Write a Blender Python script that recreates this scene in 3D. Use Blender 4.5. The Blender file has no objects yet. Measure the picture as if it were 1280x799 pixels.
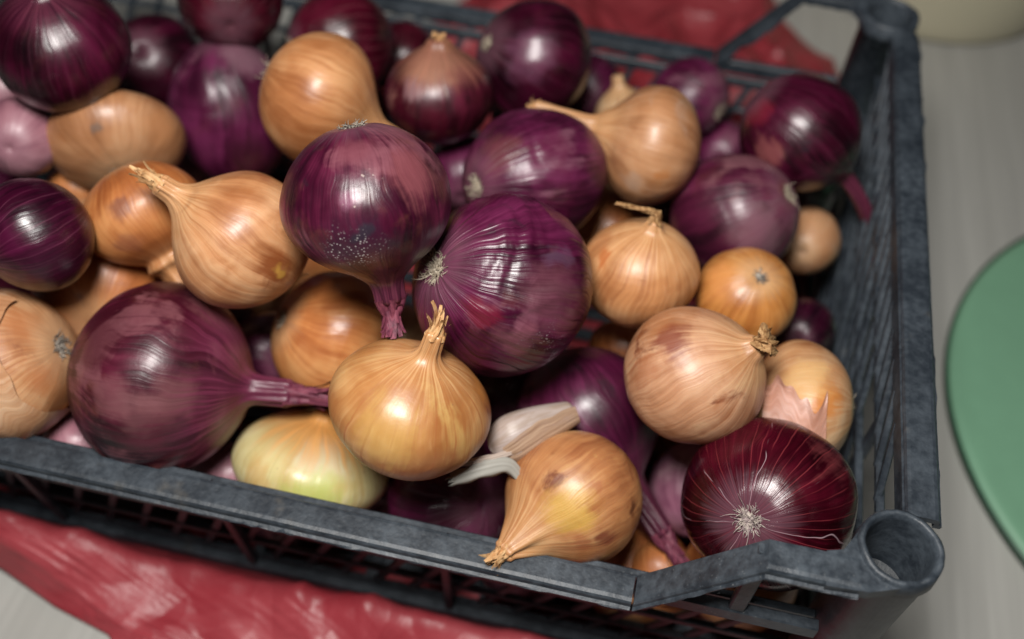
import bpy, bmesh, math, random
import numpy as np
from mathutils import Vector, Quaternion, Matrix, noise as mnoise

sc = bpy.context.scene
# ---------------------------------------------------------------- camera
cam = bpy.data.cameras.new("camera"); camo = bpy.data.objects.new("camera", cam)
sc.collection.objects.link(camo); sc.camera = camo
camo.location = (-0.1080, -0.1750, 0.4693)
camo.rotation_euler = (math.radians(37.786), math.radians(-2.686), math.radians(12.310))
cam.sensor_width = 36.0; cam.lens = 36.14
cam.clip_start = 0.01; cam.clip_end = 50
cam.dof.use_dof = True; cam.dof.focus_distance = 0.362; cam.dof.aperture_fstop = 4.2
# ---------------------------------------------------------------- world and lamps (indoor, soft flash by the camera)
w = bpy.data.worlds.new("World"); sc.world = w; w.use_nodes = True
bg = w.node_tree.nodes["Background"]; bg.inputs[0].default_value = (0.80, 0.90, 1.0, 1); bg.inputs[1].default_value = 0.008
ld = bpy.data.lights.new("flash_lamp", 'AREA'); ld.shape = 'DISK'; ld.size = 0.18; ld.energy = 6.0; ld.color = (1.0, 0.97, 0.93)
lo = bpy.data.objects.new("flash_lamp", ld); sc.collection.objects.link(lo)
lo.location = (-0.185, -0.125, 0.69)
lo.rotation_euler = (Vector((-0.14, 0.10, 0.10)) - lo.location).to_track_quat('-Z', 'Y').to_euler()
vs = sc.view_settings; vs.view_transform = 'Standard'; vs.look = 'None'; vs.exposure = 0.0; vs.gamma = 1.0
vs.use_curve_mapping = False
sc.render.engine = 'CYCLES'; sc.cycles.use_denoising = True; sc.cycles.max_bounces = 8

# ---------------------------------------------------------------- helpers
COL = sc.collection
def link(name, me, mat=None, parent=None):
    o = bpy.data.objects.new(name, me); COL.objects.link(o)
    if mat is not None and me is not None and not me.materials: me.materials.append(mat)
    if parent is not None: o.parent = parent
    return o
def empty(name, loc=(0, 0, 0), q=None, parent=None):
    o = bpy.data.objects.new(name, None); COL.objects.link(o); o.location = loc; o.empty_display_size = .01
    if q is not None: o.rotation_mode = 'QUATERNION'; o.rotation_quaternion = q
    if parent is not None: o.parent = parent
    return o
def tag(o, label=None, cat=None, group=None, kind=None):
    for k, v in (('label', label), ('category', cat), ('group', group), ('kind', kind)):
        if v: o[k] = v
    return o
def mesh_from(V, F, smooth=True, name='mesh'):
    me = bpy.data.meshes.new(name); me.from_pydata([tuple(v) for v in V], [], [tuple(f) for f in F])
    if smooth: me.polygons.foreach_set('use_smooth', [True] * len(me.polygons))
    me.update(); return me
def grid_faces(nu, nv, wrap=True):
    F = []
    for j in range(nv - 1):
        for i in range(nu if wrap else nu - 1):
            a = j * nu + i; b = j * nu + (i + 1) % nu
            F.append((a, b, b + nu, a + nu))
    return F

class NT:
    """small wrapper to write node trees tersely"""
    def __init__(s, name):
        s.m = bpy.data.materials.new(name); s.m.use_nodes = True; s.t = s.m.node_tree
        s.p = s.t.nodes["Principled BSDF"]
    def n(s, typ, **kw):
        x = s.t.nodes.new(typ)
        for k, v in kw.items(): setattr(x, k, v)
        return x
    def con(s, a, b): s.t.links.new(a, b)
    def put(s, sock, v):
        if hasattr(v, 'is_output') or hasattr(v, 'links'): s.con(v, sock)
        else: sock.default_value = v
    def math(s, op, a, b=0.0, c=0.0, clamp=False):
        x = s.n('ShaderNodeMath', operation=op, use_clamp=clamp)
        for i, v in enumerate((a, b, c)): s.put(x.inputs[i], v)
        return x.outputs[0]
    def ramp(s, fac, lo, hi):
        x = s.n('ShaderNodeMapRange', interpolation_type='SMOOTHSTEP', clamp=True)
        s.put(x.inputs[0], fac); s.put(x.inputs[1], lo); s.put(x.inputs[2], hi)
        return x.outputs[0]
    def mix(s, fac, a, b):
        x = s.n('ShaderNodeMix', data_type='RGBA')
        s.put(x.inputs[0], fac)
        for i, v in ((6, a), (7, b)):
            if isinstance(v, (tuple, list)): v = (*v[:3], 1)
            s.put(x.inputs[i], v)
        return x.outputs[2]
    def noise(s, vec, scale=1.0, detail=3.0, rough=.55, dist=0.0):
        x = s.n('ShaderNodeTexNoise'); s.put(x.inputs['Vector'], vec)
        x.inputs['Scale'].default_value = scale; x.inputs['Detail'].default_value = detail
        x.inputs['Roughness'].default_value = rough; x.inputs['Distortion'].default_value = dist
        return x.outputs[0]
    def vec(s, a, b, c):
        x = s.n('ShaderNodeCombineXYZ')
        for i, v in enumerate((a, b, c)): s.put(x.inputs[i], v)
        return x.outputs[0]
    def vadd(s, a, b):
        x = s.n('ShaderNodeVectorMath', operation='ADD'); s.put(x.inputs[0], a); s.put(x.inputs[1], b); return x.outputs[0]
    def vmul(s, a, b):
        x = s.n('ShaderNodeVectorMath', operation='MULTIPLY'); s.put(x.inputs[0], a); s.put(x.inputs[1], b); return x.outputs[0]
    def coord(s, which='Object'): return s.n('ShaderNodeTexCoord').outputs[which]
    def bump(s, h, strength, dist=.001, prev=None):
        x = s.n('ShaderNodeBump'); x.inputs['Strength'].default_value = strength; x.inputs['Distance'].default_value = dist
        s.con(h, x.inputs['Height'])
        if prev is not None: s.con(prev, x.inputs['Normal'])
        return x.outputs[0]
    def out(s, color, rough, normal=None, spec=.5, **kw):
        s.put(s.p.inputs['Base Color'], (*color[:3], 1) if isinstance(color, (tuple, list)) else color)
        s.put(s.p.inputs['Roughness'], rough); s.p.inputs['Specular IOR Level'].default_value = spec
        if normal is not None: s.con(normal, s.p.inputs['Normal'])
        for k, v in kw.items(): s.put(s.p.inputs[k.replace('_', ' ')], v)
        return s.m

# ---------------------------------------------------------------- materials
def mat_table():
    N = NT('pale_laminate'); c = N.coord()
    a = N.noise(N.vmul(c, (160, 5, 1)), 1, 4, .6); b = N.noise(N.vmul(c, (28, 2.2, 1)), 1, 3, .5, .6)
    col = N.mix(N.ramp(a, .3, .72), (.355, .352, .33), (.43, .427, .40))
    col = N.mix(N.math('MULTIPLY', N.ramp(b, .35, .75), .45), col, (.315, .31, .285))
    return N.out(col, N.math('MULTIPLY_ADD', a, .15, .45), N.bump(a, .12, .0004), .35)
def mat_plastic():
    N = NT('dusty_black_plastic'); c = N.coord()
    a = N.noise(c, 55, 6, .65); b = N.noise(c, 320, 4, .6); d = N.noise(c, 14, 3, .5, .5)
    v = N.n('ShaderNodeTexVoronoi', feature='F1'); N.con(c, v.inputs['Vector']); v.inputs['Scale'].default_value = 420
    sp = N.ramp(v.outputs[0], .16, .06)
    f = N.math('MULTIPLY', N.ramp(N.math('ADD', N.math('MULTIPLY', a, .6), N.math('MULTIPLY', b, .4)), .36, .68), N.math('MULTIPLY_ADD', N.ramp(d, .35, .65), .5, .5))
    col = N.mix(f, (.014, .019, .026), (.066, .081, .098))
    col = N.mix(N.math('MULTIPLY', sp, N.ramp(d, .5, .75)), col, (.22, .23, .23))
    col = N.mix(N.math('MULTIPLY', N.ramp(N.noise(c, 32, 4, .7), .62, .78), .35), col, (.17, .145, .11))
    n = N.bump(b, .35, .0006); n = N.bump(a, .3, .002, n)
    return N.out(col, N.math('MULTIPLY_ADD', b, .25, .36), n, .45)
def mat_bag():
    N = NT('red_plastic_film'); c = N.coord()
    a = N.noise(c, 20, 5, .6, .8); v = N.n('ShaderNodeTexVoronoi', feature='DISTANCE_TO_EDGE'); N.con(N.vadd(c, N.vmul(N.noise_v(c, 18), (.03, .03, .03))), v.inputs['Vector']); v.inputs['Scale'].default_value = 26
    col = N.mix(N.ramp(a, .3, .7), (.36, .036, .050), (.47, .075, .092))
    n = N.bump(v.outputs[0], .38, .012); n = N.bump(a, .25, .008, n)
    m = N.out(col, N.math('MULTIPLY_ADD', a, .2, .34), n, .6)
    tr = N.n('ShaderNodeBsdfTranslucent'); N.put(tr.inputs[0], (.55, .05, .07, 1)); mx = N.n('ShaderNodeMixShader'); mx.inputs[0].default_value = .28
    N.con(N.p.outputs[0], mx.inputs[1]); N.con(tr.outputs[0], mx.inputs[2]); N.con(mx.outputs[0], N.t.nodes['Material Output'].inputs[0])
    return m
def noise_v(self, vec, scale):
    x = self.n('ShaderNodeTexNoise'); self.put(x.inputs['Vector'], vec); x.inputs['Scale'].default_value = scale
    return x.outputs[1]
NT.noise_v = noise_v
def mat_simple(name, col, rough, var=.12, scale=60, bump=.1, spec=.5):
    N = NT(name); c = N.coord(); a = N.noise(c, scale, 4, .6)
    return N.out(N.mix(a, tuple(x * (1 - var) for x in col), tuple(min(1, x * (1 + var)) for x in col)), rough, N.bump(a, bump, .001), spec)

# palettes: dark / mid / light skin, patch colour and amount, veins (count, strength, colour), stain amount, gloss
PAL = {
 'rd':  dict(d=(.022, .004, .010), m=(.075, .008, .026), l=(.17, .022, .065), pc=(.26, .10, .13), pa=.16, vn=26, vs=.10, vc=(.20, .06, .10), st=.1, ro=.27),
 'rd2': dict(d=(.028, .003, .016), m=(.085, .007, .036), l=(.17, .03, .085), pc=(.30, .12, .15), pa=.10, vn=30, vs=.22, vc=(.22, .06, .11), st=.05, ro=.28),
 'rm':  dict(d=(.030, .003, .008), m=(.11, .007, .022), l=(.20, .02, .045), pc=(.26, .10, .11), pa=.08, vn=30, vs=.25, vc=(.3, .1, .12), st=.1, ro=.27),
 'rm2': dict(d=(.024, .002, .006), m=(.080, .005, .014), l=(.17, .016, .030), pc=(.2, .05, .05), pa=.03, vn=44, vs=.35, vc=(.34, .05, .06), st=.05, ro=.2, cracks=1),
 'rp':  dict(d=(.050, .007, .026), m=(.15, .020, .072), l=(.30, .085, .17), pc=(.36, .17, .22), pa=.30, vn=30, vs=.3, vc=(.07, .008, .03), st=.15, ro=.33),
 'rp2': dict(d=(.07, .014, .032), m=(.17, .035, .075), l=(.28, .09, .14), pc=(.34, .17, .18), pa=.5, vn=26, vs=.3, vc=(.09, .012, .035), st=.2, ro=.34),
 'rw':  dict(d=(.045, .005, .024), m=(.135, .013, .060), l=(.29, .075, .155), pc=(.33, .14, .18), pa=.26, vn=34, vs=.4, vc=(.06, .006, .028), st=.25, ro=.30, speck=1),
 'rt':  dict(d=(.035, .006, .012), m=(.13, .014, .030), l=(.26, .055, .08), pc=(.46, .26, .18), pa=.2, vn=26, vs=.3, vc=(.05, .008, .02), st=.2, ro=.32, neck=(.33, .14, .09)),
 'rk':  dict(d=(.038, .005, .020), m=(.115, .012, .045), l=(.30, .075, .12), pc=(.38, .16, .18), pa=.46, vn=30, vs=.3, vc=(.06, .006, .022), st=.3, ro=.31, speck=1),
 'rk2': dict(d=(.042, .006, .014), m=(.115, .012, .032), l=(.25, .06, .085), pc=(.35, .145, .155), pa=.52, vn=34, vs=.35, vc=(.05, .006, .015), st=.35, ro=.33, neck=(.17, .03, .07)),
 'rl':  dict(d=(.17, .06, .09), m=(.29, .125, .155), l=(.38, .20, .235), pc=(.37, .22, .225), pa=.4, vn=26, vs=.3, vc=(.22, .05, .10), st=.05, ro=.35),
 'rl2': dict(d=(.15, .04, .08), m=(.28, .10, .16), l=(.40, .20, .26), pc=(.42, .24, .28), pa=.4, vn=26, vs=.35, vc=(.12, .03, .06), st=.1, ro=.38),
 'y':   dict(d=(.40, .155, .045), m=(.58, .265, .085), l=(.69, .38, .15), pc=(.62, .36, .16), pa=.25, vn=30, vs=.18, vc=(.34, .12, .04), st=.1, ro=.31),
 'y2':  dict(d=(.40, .165, .055), m=(.60, .295, .105), l=(.70, .42, .19), pc=(.62, .38, .18), pa=.3, vn=28, vs=.35, vc=(.30, .10, .035), st=.42, ro=.33),
 'y3':  dict(d=(.38, .150, .05), m=(.58, .285, .10), l=(.70, .44, .20), pc=(.66, .43, .22), pa=.4, vn=26, vs=.35, vc=(.32, .11, .04), st=.3, ro=.36),
 'y4':  dict(d=(.38, .145, .05), m=(.56, .265, .085), l=(.66, .39, .15), pc=(.62, .40, .12), pa=.3, vn=34, vs=.3, vc=(.30, .10, .04), st=.55, ro=.34, speck=1),
 'y5':  dict(d=(.36, .145, .045), m=(.55, .285, .10), l=(.68, .46, .22), pc=(.66, .42, .20), pa=.4, vn=26, vs=.4, vc=(.36, .12, .04), st=.2, ro=.33),
 'y6':  dict(d=(.44, .185, .06), m=(.61, .30, .10), l=(.70, .41, .17), pc=(.66, .38, .17), pa=.3, vn=20, vs=.45, vc=(.38, .145, .05), st=.18, ro=.33),
 'yo':  dict(d=(.33, .10, .025), m=(.50, .185, .045), l=(.60, .27, .08), pc=(.56, .24, .09), pa=.25, vn=30, vs=.3, vc=(.28, .08, .02), st=.25, ro=.33),
 'yo2': dict(d=(.44, .14, .035), m=(.62, .25, .065), l=(.72, .37, .12), pc=(.56, .27, .10), pa=.2, vn=36, vs=.35, vc=(.32, .09, .02), st=.15, ro=.25),
 'yo3': dict(d=(.46, .17, .03), m=(.62, .28, .06), l=(.72, .40, .13), pc=(.70, .42, .18), pa=.2, vn=18, vs=.45, vc=(.44, .15, .04), st=.15, ro=.31),
 'yg':  dict(d=(.50, .22, .06), m=(.62, .325, .095), l=(.69, .42, .15), pc=(.58, .36, .10), pa=.3, vn=22, vs=.75, vc=(.33, .11, .035), st=.03, ro=.30, fine=.25),
 'yw':  dict(d=(.48, .33, .12), m=(.58, .50, .24), l=(.68, .62, .38), pc=(.50, .50, .17), pa=.4, vn=28, vs=.4, vc=(.42, .32, .13), st=.0, ro=.29, neck=(.60, .25, .06)),
 'yt':  dict(d=(.34, .16, .06), m=(.50, .25, .095), l=(.60, .34, .15), pc=(.46, .29, .16), pa=.4, vn=30, vs=.22, vc=(.30, .13, .05), st=.22, ro=.33, speck=1),
 'yt2': dict(d=(.38, .18, .075), m=(.56, .295, .13), l=(.66, .40, .20), pc=(.64, .40, .18), pa=.35, vn=34, vs=.25, vc=(.32, .13, .05), st=.42, ro=.38),
 'yp':  dict(d=(.5, .30, .12), m=(.62, .42, .19), l=(.70, .54, .30), pc=(.66, .5, .28), pa=.3, vn=26, vs=.3, vc=(.4, .2, .08), st=.05, ro=.33),
}
PAL['rq'] = dict(PAL['rp'], d=(.10, .012, .05), m=(.26, .04, .13), l=(.46, .15, .29))
PAL['f25'] = dict(d=(.46, .22, .085), m=(.64, .36, .15), l=(.74, .50, .26), pc=(.70, .48, .26), pa=.3, vn=26, vs=.3, vc=(.36, .14, .05), st=.08, ro=.38)
PAL['f33'] = dict(d=(.50, .26, .15), m=(.66, .38, .24), l=(.74, .50, .36), pc=(.72, .48, .34), pa=.3, vn=30, vs=.25, vc=(.46, .20, .10), st=.05, ro=.38)
for _k, _p in PAL.items():
    for _c in ('d', 'm', 'l', 'pc'):
        r_, g_, b_ = _p[_c]
        if _k in ('rl', 'rl2'): continue
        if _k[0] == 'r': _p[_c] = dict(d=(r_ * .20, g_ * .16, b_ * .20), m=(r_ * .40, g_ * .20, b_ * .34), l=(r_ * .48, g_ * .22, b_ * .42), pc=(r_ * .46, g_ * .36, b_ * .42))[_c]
        elif _k != 'yw': _p[_c] = dict(d=(r_ * .66, g_ * .57, b_ * .62), m=(r_ * .83, g_ * .77, b_ * .92), l=(r_ * .88, g_ * .87, b_ * 1.05), pc=(r_ * .84, g_ * .82, b_ * 1.0))[_c]
def mat_onion(pal, seed, ridge=0.0, spots=()):
    P = PAL[pal]; N = NT('onion_skin'); red = pal[0] == 'r'
    uv = N.n('ShaderNodeSeparateXYZ'); N.con(N.coord('UV'), uv.inputs[0]); u, v = uv.outputs[0], uv.outputs[1]
    c = N.vadd(N.coord(), (seed * .37, seed * .71, seed * .13))
    ph = N.math('MULTIPLY', u, 2 * math.pi)
    wob = N.math('MULTIPLY', N.math('SUBTRACT', N.noise(c, 30, 2), .5), .5)
    ph2 = N.math('ADD', ph, wob)
    cs, sn = N.math('COSINE', ph2), N.math('SINE', ph2)
    def fib(k, m, det=3, r=.55):
        return N.noise(N.vec(N.math('MULTIPLY', cs, k), N.math('MULTIPLY', sn, k), N.math('MULTIPLY_ADD', v, m, seed * 3.3)), 1, det, r)
    f1, f2, f3 = fib(3.2, 1.3, 4), fib(14, 1.6, 3), fib(42, 2.4, 2, .6)
    big = N.noise(c, 34, 3, .55, .4); pat = N.noise(c, 24, 5, .6, .6); med = N.noise(c, 120, 4, .6)
    t = N.math('ADD', N.math('MULTIPLY', f1, .55), N.math('ADD', N.math('MULTIPLY', f2, .30 * P.get('fine', 1)), N.math('MULTIPLY', big, .45)))
    col = N.mix(N.ramp(t, .42, .76), P['d'], P['m'])
    col = N.mix(N.math('MULTIPLY', N.ramp(N.math('ADD', N.math('MULTIPLY', f2, .28), N.math('MULTIPLY', big, .75)), .46, .72), .85), col, P['l'])
    # dry outer skin left in patches with a ragged edge
    if P['pa'] > 0:
        e = N.math('ADD', pat, N.math('MULTIPLY', N.math('SUBTRACT', f2, .5), .16))
        th = .67 - .26 * P['pa']
        pm = N.ramp(e, th, th + (.10 if red else .14))
        pm = N.math('MULTIPLY', pm, N.math('MULTIPLY_ADD', med, .9, .42, clamp=True))
        col = N.mix(pm, col, P['pc'])
    # fine meridian veins
    vn = N.math('ADD', N.math('MULTIPLY', u, float(P['vn'])), N.math('MULTIPLY', N.noise(c, 60, 2), .6))
    tri = N.math('PINGPONG', vn, .5)
    vm = N.math('MULTIPLY', N.ramp(tri, .085, .012), N.math('MULTIPLY', N.ramp(fib(6, 2.2), .36, .6), P['vs']))
    col = N.mix(vm, col, P['vc'])
    # stains: brown scorch marks on yellow skin, blackish mould on red
    if P['st'] > 0:
        s1 = N.noise(N.vadd(c, (3.1, 1.7, .4)), 44, 5, .62, .5)
        sm = N.math('MULTIPLY', N.ramp(s1, .66 - .17 * P['st'], .76 - .10 * P['st']), .85)
        col = N.mix(sm, col, (.13, .028, .012) if not red else (.018, .008, .014))
        s2 = N.noise(N.vadd(c, (7.1, .7, 2.4)), 60, 4, .6)
        col = N.mix(N.math('MULTIPLY', N.ramp(s2, .60 - .14 * P['st'], .74 - .08 * P['st']), .6 * min(1, P['st'] * 2)), col, (.30, .10, .03) if not red else (.12, .035, .025))
    # marks particular to this onion: scorched, mouldy, peeled or greenish spots with a ragged edge
    if spots:
        dv = N.vadd(N.coord(), N.vadd(N.vmul(N.noise_v(c, 95), (.012, .012, .012)), (-.006, -.006, -.006)))
        for sp in spots:
            x = N.n('ShaderNodeVectorMath', operation='DISTANCE'); N.con(dv, x.inputs[0]); x.inputs[1].default_value = sp[:3]
            dist = N.math('ADD', x.outputs['Value'], N.math('MULTIPLY', N.math('SUBTRACT', med, .5), sp[3] * .9))
            dist = N.math('ADD', dist, N.math('MULTIPLY', N.math('SUBTRACT', f2, .5), sp[3] * 1.1))
            mk = N.math('MULTIPLY', N.ramp(dist, sp[3] * 1.30, sp[3] * .45), sp[5])
            if len(sp) > 6:
                vd = N.n('ShaderNodeTexVoronoi', feature='F1'); N.con(c, vd.inputs['Vector']); vd.inputs['Scale'].default_value = 900
                mk = N.math('MULTIPLY', mk, N.math('MULTIPLY', N.ramp(vd.outputs[0], .42, .12), N.ramp(med, .40, .62)))
            col = N.mix(mk, col, sp[4])
    # specks of soil and dust
    vo = N.n('ShaderNodeTexVoronoi', feature='F1'); N.con(c, vo.inputs['Vector']); vo.inputs['Scale'].default_value = 330
    spm = N.math('MULTIPLY', N.ramp(vo.outputs[0], .17, .07), N.ramp(N.noise(c, 48, 3), .60 if P.get('speck') else .66, .72))
    col = N.mix(N.math('MULTIPLY', spm, .8), col, (.55, .45, .40) if red else (.16, .10, .06))
    # ends: dry neck and pale root end
    if P.get('neck'):
        col = N.mix(N.math('MULTIPLY', N.ramp(N.math('ADD', v, N.math('MULTIPLY', N.math('SUBTRACT', f2, .5), .30)), .62, .86), .8), col, N.mix(N.ramp(f2, .35, .65), tuple(x * .5 for x in P['neck']), P['neck']))
    else:
        col = N.mix(N.math('MULTIPLY', N.ramp(v, .74, .92), .6), col, N.mix(N.ramp(f2, .35, .65), (.42, .19, .07) if not red else (.045, .007, .020), (.60, .36, .18) if not red else (.15, .036, .062)))
    rt = N.math('MULTIPLY', N.ramp(N.math('ADD', v, N.math('MULTIPLY', N.math('ADD', f3, f2), .10)), .19, .10), .45)
    col = N.mix(rt, col, (.50, .33, .19) if not red else (.19, .085, .115))
    if P.get('cracks'):
        vk = N.math('ADD', N.math('MULTIPLY', u, 7.0), N.math('MULTIPLY', N.noise(c, 45, 2), .7))
        km = N.math('MULTIPLY', N.ramp(N.math('PINGPONG', vk, .5), .013, .003), N.ramp(v, .55, .12))
        km = N.math('MULTIPLY', km, N.ramp(N.noise(c, 70, 2), .42, .55))
        col = N.mix(N.math('MULTIPLY', km, .6), col, (.48, .34, .38))
    ro = N.math('ADD', N.math('MULTIPLY', N.math('ADD', f3, N.math('ADD', med, big)), .13), P['ro'] - (.155 if red else .10))
    fq = P.get('fine', 1); n = N.bump(f3, .14 * fq, .0006); n = N.bump(f2, .20 * fq, .0012, n); n = N.bump(med, .2, .0010, n); n = N.bump(big, .25, .003, n)
    if ridge > .008: n = N.bump(fib(8, .7, 2), min(1, ridge * 26), .0022, n)
    m = N.out(col, ro, n, (.35 if pal == 'rm2' else .5), Coat_Weight=.08, Coat_Roughness=.18)
    if not red:
        N.p.inputs['Subsurface Weight'].default_value = .08; N.p.inputs['Subsurface Radius'].default_value = (1, .45, .2); N.p.inputs['Subsurface Scale'].default_value = .003
    return m
def mat_dry(name, a, b, rough=.7):
    N = NT(name); c = N.coord(); f = N.noise(N.vmul(c, (900, 900, 130)), 1, 4, .6); g = N.noise(c, 260, 3)
    col = N.mix(N.ramp(f, .3, .7), a, b); col = N.mix(N.math('MULTIPLY', N.ramp(g, .55, .7), .5), col, tuple(x * .45 for x in a))
    return N.out(col, rough, N.bump(f, .5, .0008), .3)

M_TABLE, M_PLASTIC, M_BAG = mat_table(), mat_plastic(), mat_bag()
M_GREEN = mat_simple('green_plastic', (.175, .355, .230), .5, .09, 45, .12)
M_CREAM = mat_simple('cream_enamel', (.60, .56, .41), .35, .04, 20, .03)
M_STEM_Y = mat_dry('dry_tan_neck', (.42, .20, .075), (.62, .40, .20))
M_STEM_B = mat_dry('dry_brown_neck', (.19, .085, .03), (.45, .27, .12))
M_STEM_R = mat_dry('dry_purple_neck', (.075, .012, .03), (.22, .055, .085), .55)
M_ROOT = mat_dry('dry_roots', (.22, .17, .12), (.55, .48, .38), .8)
M_ROOT_W = mat_dry('pale_roots', (.22, .16, .17), (.50, .44, .38), .75)
M_ROOT_D = mat_dry('grey_roots', (.10, .085, .075), (.42, .37, .31), .8)
M_FLAP = mat_dry('torn_skin', (.52, .27, .12), (.70, .46, .27), .38)
M_FLAP_B = mat_dry('torn_brown_skin', (.20, .045, .03), (.34, .12, .08), .45)
M_SOCKET = mat_simple('darker_black_plastic', (.012, .016, .020), .6, .6, 500, .5)  # darker than the crate plastic, for the floors inside the corner posts

# ================================================================ table
V = [(-1.6, -1.2, 0), (1.4, -1.2, 0), (1.4, 1.8, 0), (-1.6, 1.8, 0), (-1.6, -1.2, -.03), (1.4, -1.2, -.03), (1.4, 1.8, -.03), (-1.6, 1.8, -.03)]
tb = link('table_top', mesh_from(V, [(0, 1, 2, 3), (7, 6, 5, 4), (0, 4, 5, 1), (1, 5, 6, 2), (2, 6, 7, 3), (3, 7, 4, 0)], False), M_TABLE)
tag(tb, 'pale grey wood grain table top under everything', 'table', kind='structure')

# ================================================================ red plastic bag
def interp(y, tab):
    return float(np.interp(y, [t[0] for t in tab], [t[1] for t in tab]))
XL = [(-.13, -.25), (-.07, -.285), (-.041, -.302), (-.034, -.334), (-.022, -.368), (-.013, -.415), (0, -.44), (.05, -.44), (.30, -.40), (.42, -.285), (.47, -.262), (.55, -.235), (.63, -.24)]
XR = [(-.13, -.05), (-.05, -.03), (0, .013), (.30, .013), (.42, .020), (.47, .012), (.50, -.018), (.56, -.05), (.63, -.05)]
def bag_h(x, y):
    p = Vector((x * 22, y * 22, 1.7)); q = Vector((x * 60, y * 60, 5.1))
    r = 1 - abs(mnoise.noise(p)) * 2; r2 = 1 - abs(mnoise.noise(q)) * 2; r3 = mnoise.noise(Vector((x * 9, y * 9, 3)))
    h = .006 * max(0, r) ** 3 + .0010 * max(0, r2) ** 3 + .006 * max(0, r3 + .3)
    outside = 0.0
    if y < .004: outside = min(1, (.004 - y) / .006)
    elif y > .312: outside = min(1, (y - .312) / .03)
    elif x > .006: outside = min(1, (x - .006) / .02)
    z = .0008 + outside * h
    if y < .004:                                                    # bunched up along the front of the crate
        cr = interp(x, [(-.42, .028), (-.37, .033), (-.32, .030), (-.285, .014), (-.25, .021), (-.2, .030), (-.1, .033), (0, .02)])
        yy = y + .008; z += outside * cr * (.82 + .25 * mnoise.noise(Vector((x * 40, 2, 0)))) * math.exp(-(yy / (.010 if yy > 0 else .020)) ** 2)
    if y > .34: z += min(1, (y - .34) / .06) * (.016 * (.5 + .5 * mnoise.noise(Vector((x * 12, y * 12, 9)))) + .014 * max(0, 1 - 3 * abs(mnoise.noise(Vector((x * 16 + y * 6, y * 15, 4))))))
    if y < -.02: z += min(1, (-.02 - y) / .02) * .010 * max(0, 1 - 3 * abs(mnoise.noise(Vector((x * 13 + y * 9, y * 20, 14)))))
    return z
nx, ny = 150, 230
V = []
for j in range(ny):
    y = -.13 + .76 * j / (ny - 1)
    xl = interp(y, XL) + .006 * mnoise.noise(Vector((y * 40, 0, 0))); xr = interp(y, XR) + .004 * mnoise.noise(Vector((y * 40, 7, 0)))
    for i in range(nx):
        s = i / (nx - 1); x = xl + (xr - xl) * s
        edge = min(1, min(s, 1 - s) * 12)
        V.append((x, y, .0006 + (bag_h(x, y) - .0006) * (.35 + .65 * edge)))
bag = link('plastic_bag', mesh_from(V, grid_faces(nx, ny, False)), M_BAG)
sm = bag.modifiers.new('film', 'SOLIDIFY'); sm.thickness = .0003; sm.offset = -1
tag(bag, 'crumpled red plastic bag spread under the onion crate', 'plastic bag')

# ================================================================ green tray and cream bowl
def lathe(prof, n=96):
    V = []; m = len(prof)
    for r, z in prof:
        for i in range(n):
            a = 2 * math.pi * i / n; V.append((r * math.cos(a), r * math.sin(a), z))
    F = grid_faces(n, m)
    F.append(tuple(range(n))[::-1]); F.append(tuple((m - 1) * n + i for i in range(n)))
    return V, F
V, F = lathe([(.150, .0), (.166, .001), (.1705, .004), (.1710, .008), (.1695, .0105), (.166, .0110), (.160, .0104), (.10, .0098), (.02, .0096)])
gt = empty('round_tray', (.252, .197, .0005)); tag(gt, 'round flat green plastic tray lying right of the crate', 'tray')
link('tray_plate', mesh_from(V, F), M_GREEN, gt)
V = []; n = 96
for r, z in [(.1712, .0062), (.1726, .0068), (.1726, .0092), (.1712, .0098)]:
    for i in range(n): a = 2 * math.pi * i / n; V.append((r * math.cos(a), r * math.sin(a), z))
link('tray_rim', mesh_from(V, grid_faces(n, 4)), mat_simple('dark_green_plastic', (.02, .06, .035), .4), gt)
V, F = lathe([(.088, .0), (.097, .0015), (.100, .006), (.1035, .02), (.112, .05), (.119, .09), (.1225, .120), (.125, .124), (.1235, .127), (.119, .122), (.112, .085), (.10, .03), (.085, .012), (.02, .010)])
cb = empty('cream_bowl', (.086, .618, .0005)); tag(cb, 'cream coloured round bowl behind the crate at the top right', 'bowl')
link('bowl_wall', mesh_from(V, F), M_CREAM, cb)
V = []
for r, z in [(.122, .121), (.1275, .122), (.1285, .1255), (.1265, .129), (.122, .1275)]:
    for i in range(n): a = 2 * math.pi * i / n; V.append((r * math.cos(a), r * math.sin(a), z))
link('bowl_lip', mesh_from(V, grid_faces(n, 5)), M_CREAM, cb)

# ================================================================ crate
L, W, H = .50, .30, .162
A_, B_, Z0 = .0428, .0766, .1123        # peak and dip of the long sides, low rim height
CZ = .0032
crate = empty('vegetable_crate', (0, 0, 0))
tag(crate, 'dusty black plastic lattice crate full of onions', 'crate')
rng = random.Random(4)
def bar(name, p0, p1, wdt, thk, parent, nrm, mat=M_PLASTIC, bev=.0006):
    """a straight bar from p0 to p1, wdt wide in the wall plane, thk along nrm"""
    p0, p1, nrm = Vector(p0), Vector(p1), Vector(nrm).normalized()
    d = (p1 - p0); l = d.length; d.normalize(); s = d.cross(nrm).normalized()
    V = []
    w2, t2 = wdt / 2, thk / 2; c = min(bev, w2 * .4, t2 * .4)
    sec = [(-w2, -t2 + c), (-w2 + c, -t2), (w2 - c, -t2), (w2, -t2 + c), (w2, t2 - c), (w2 - c, t2), (-w2 + c, t2), (-w2, t2 - c)]
    for k in (0, l):
        for a, b in sec: V.append(p0 + d * k + s * a + nrm * b)
    F = [(i, (i + 1) % 8, 8 + (i + 1) % 8, 8 + i) for i in range(8)] + [tuple(range(8))[::-1], tuple(range(8, 16))]
    return link(name, mesh_from(V, F, False), mat, parent)
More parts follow.
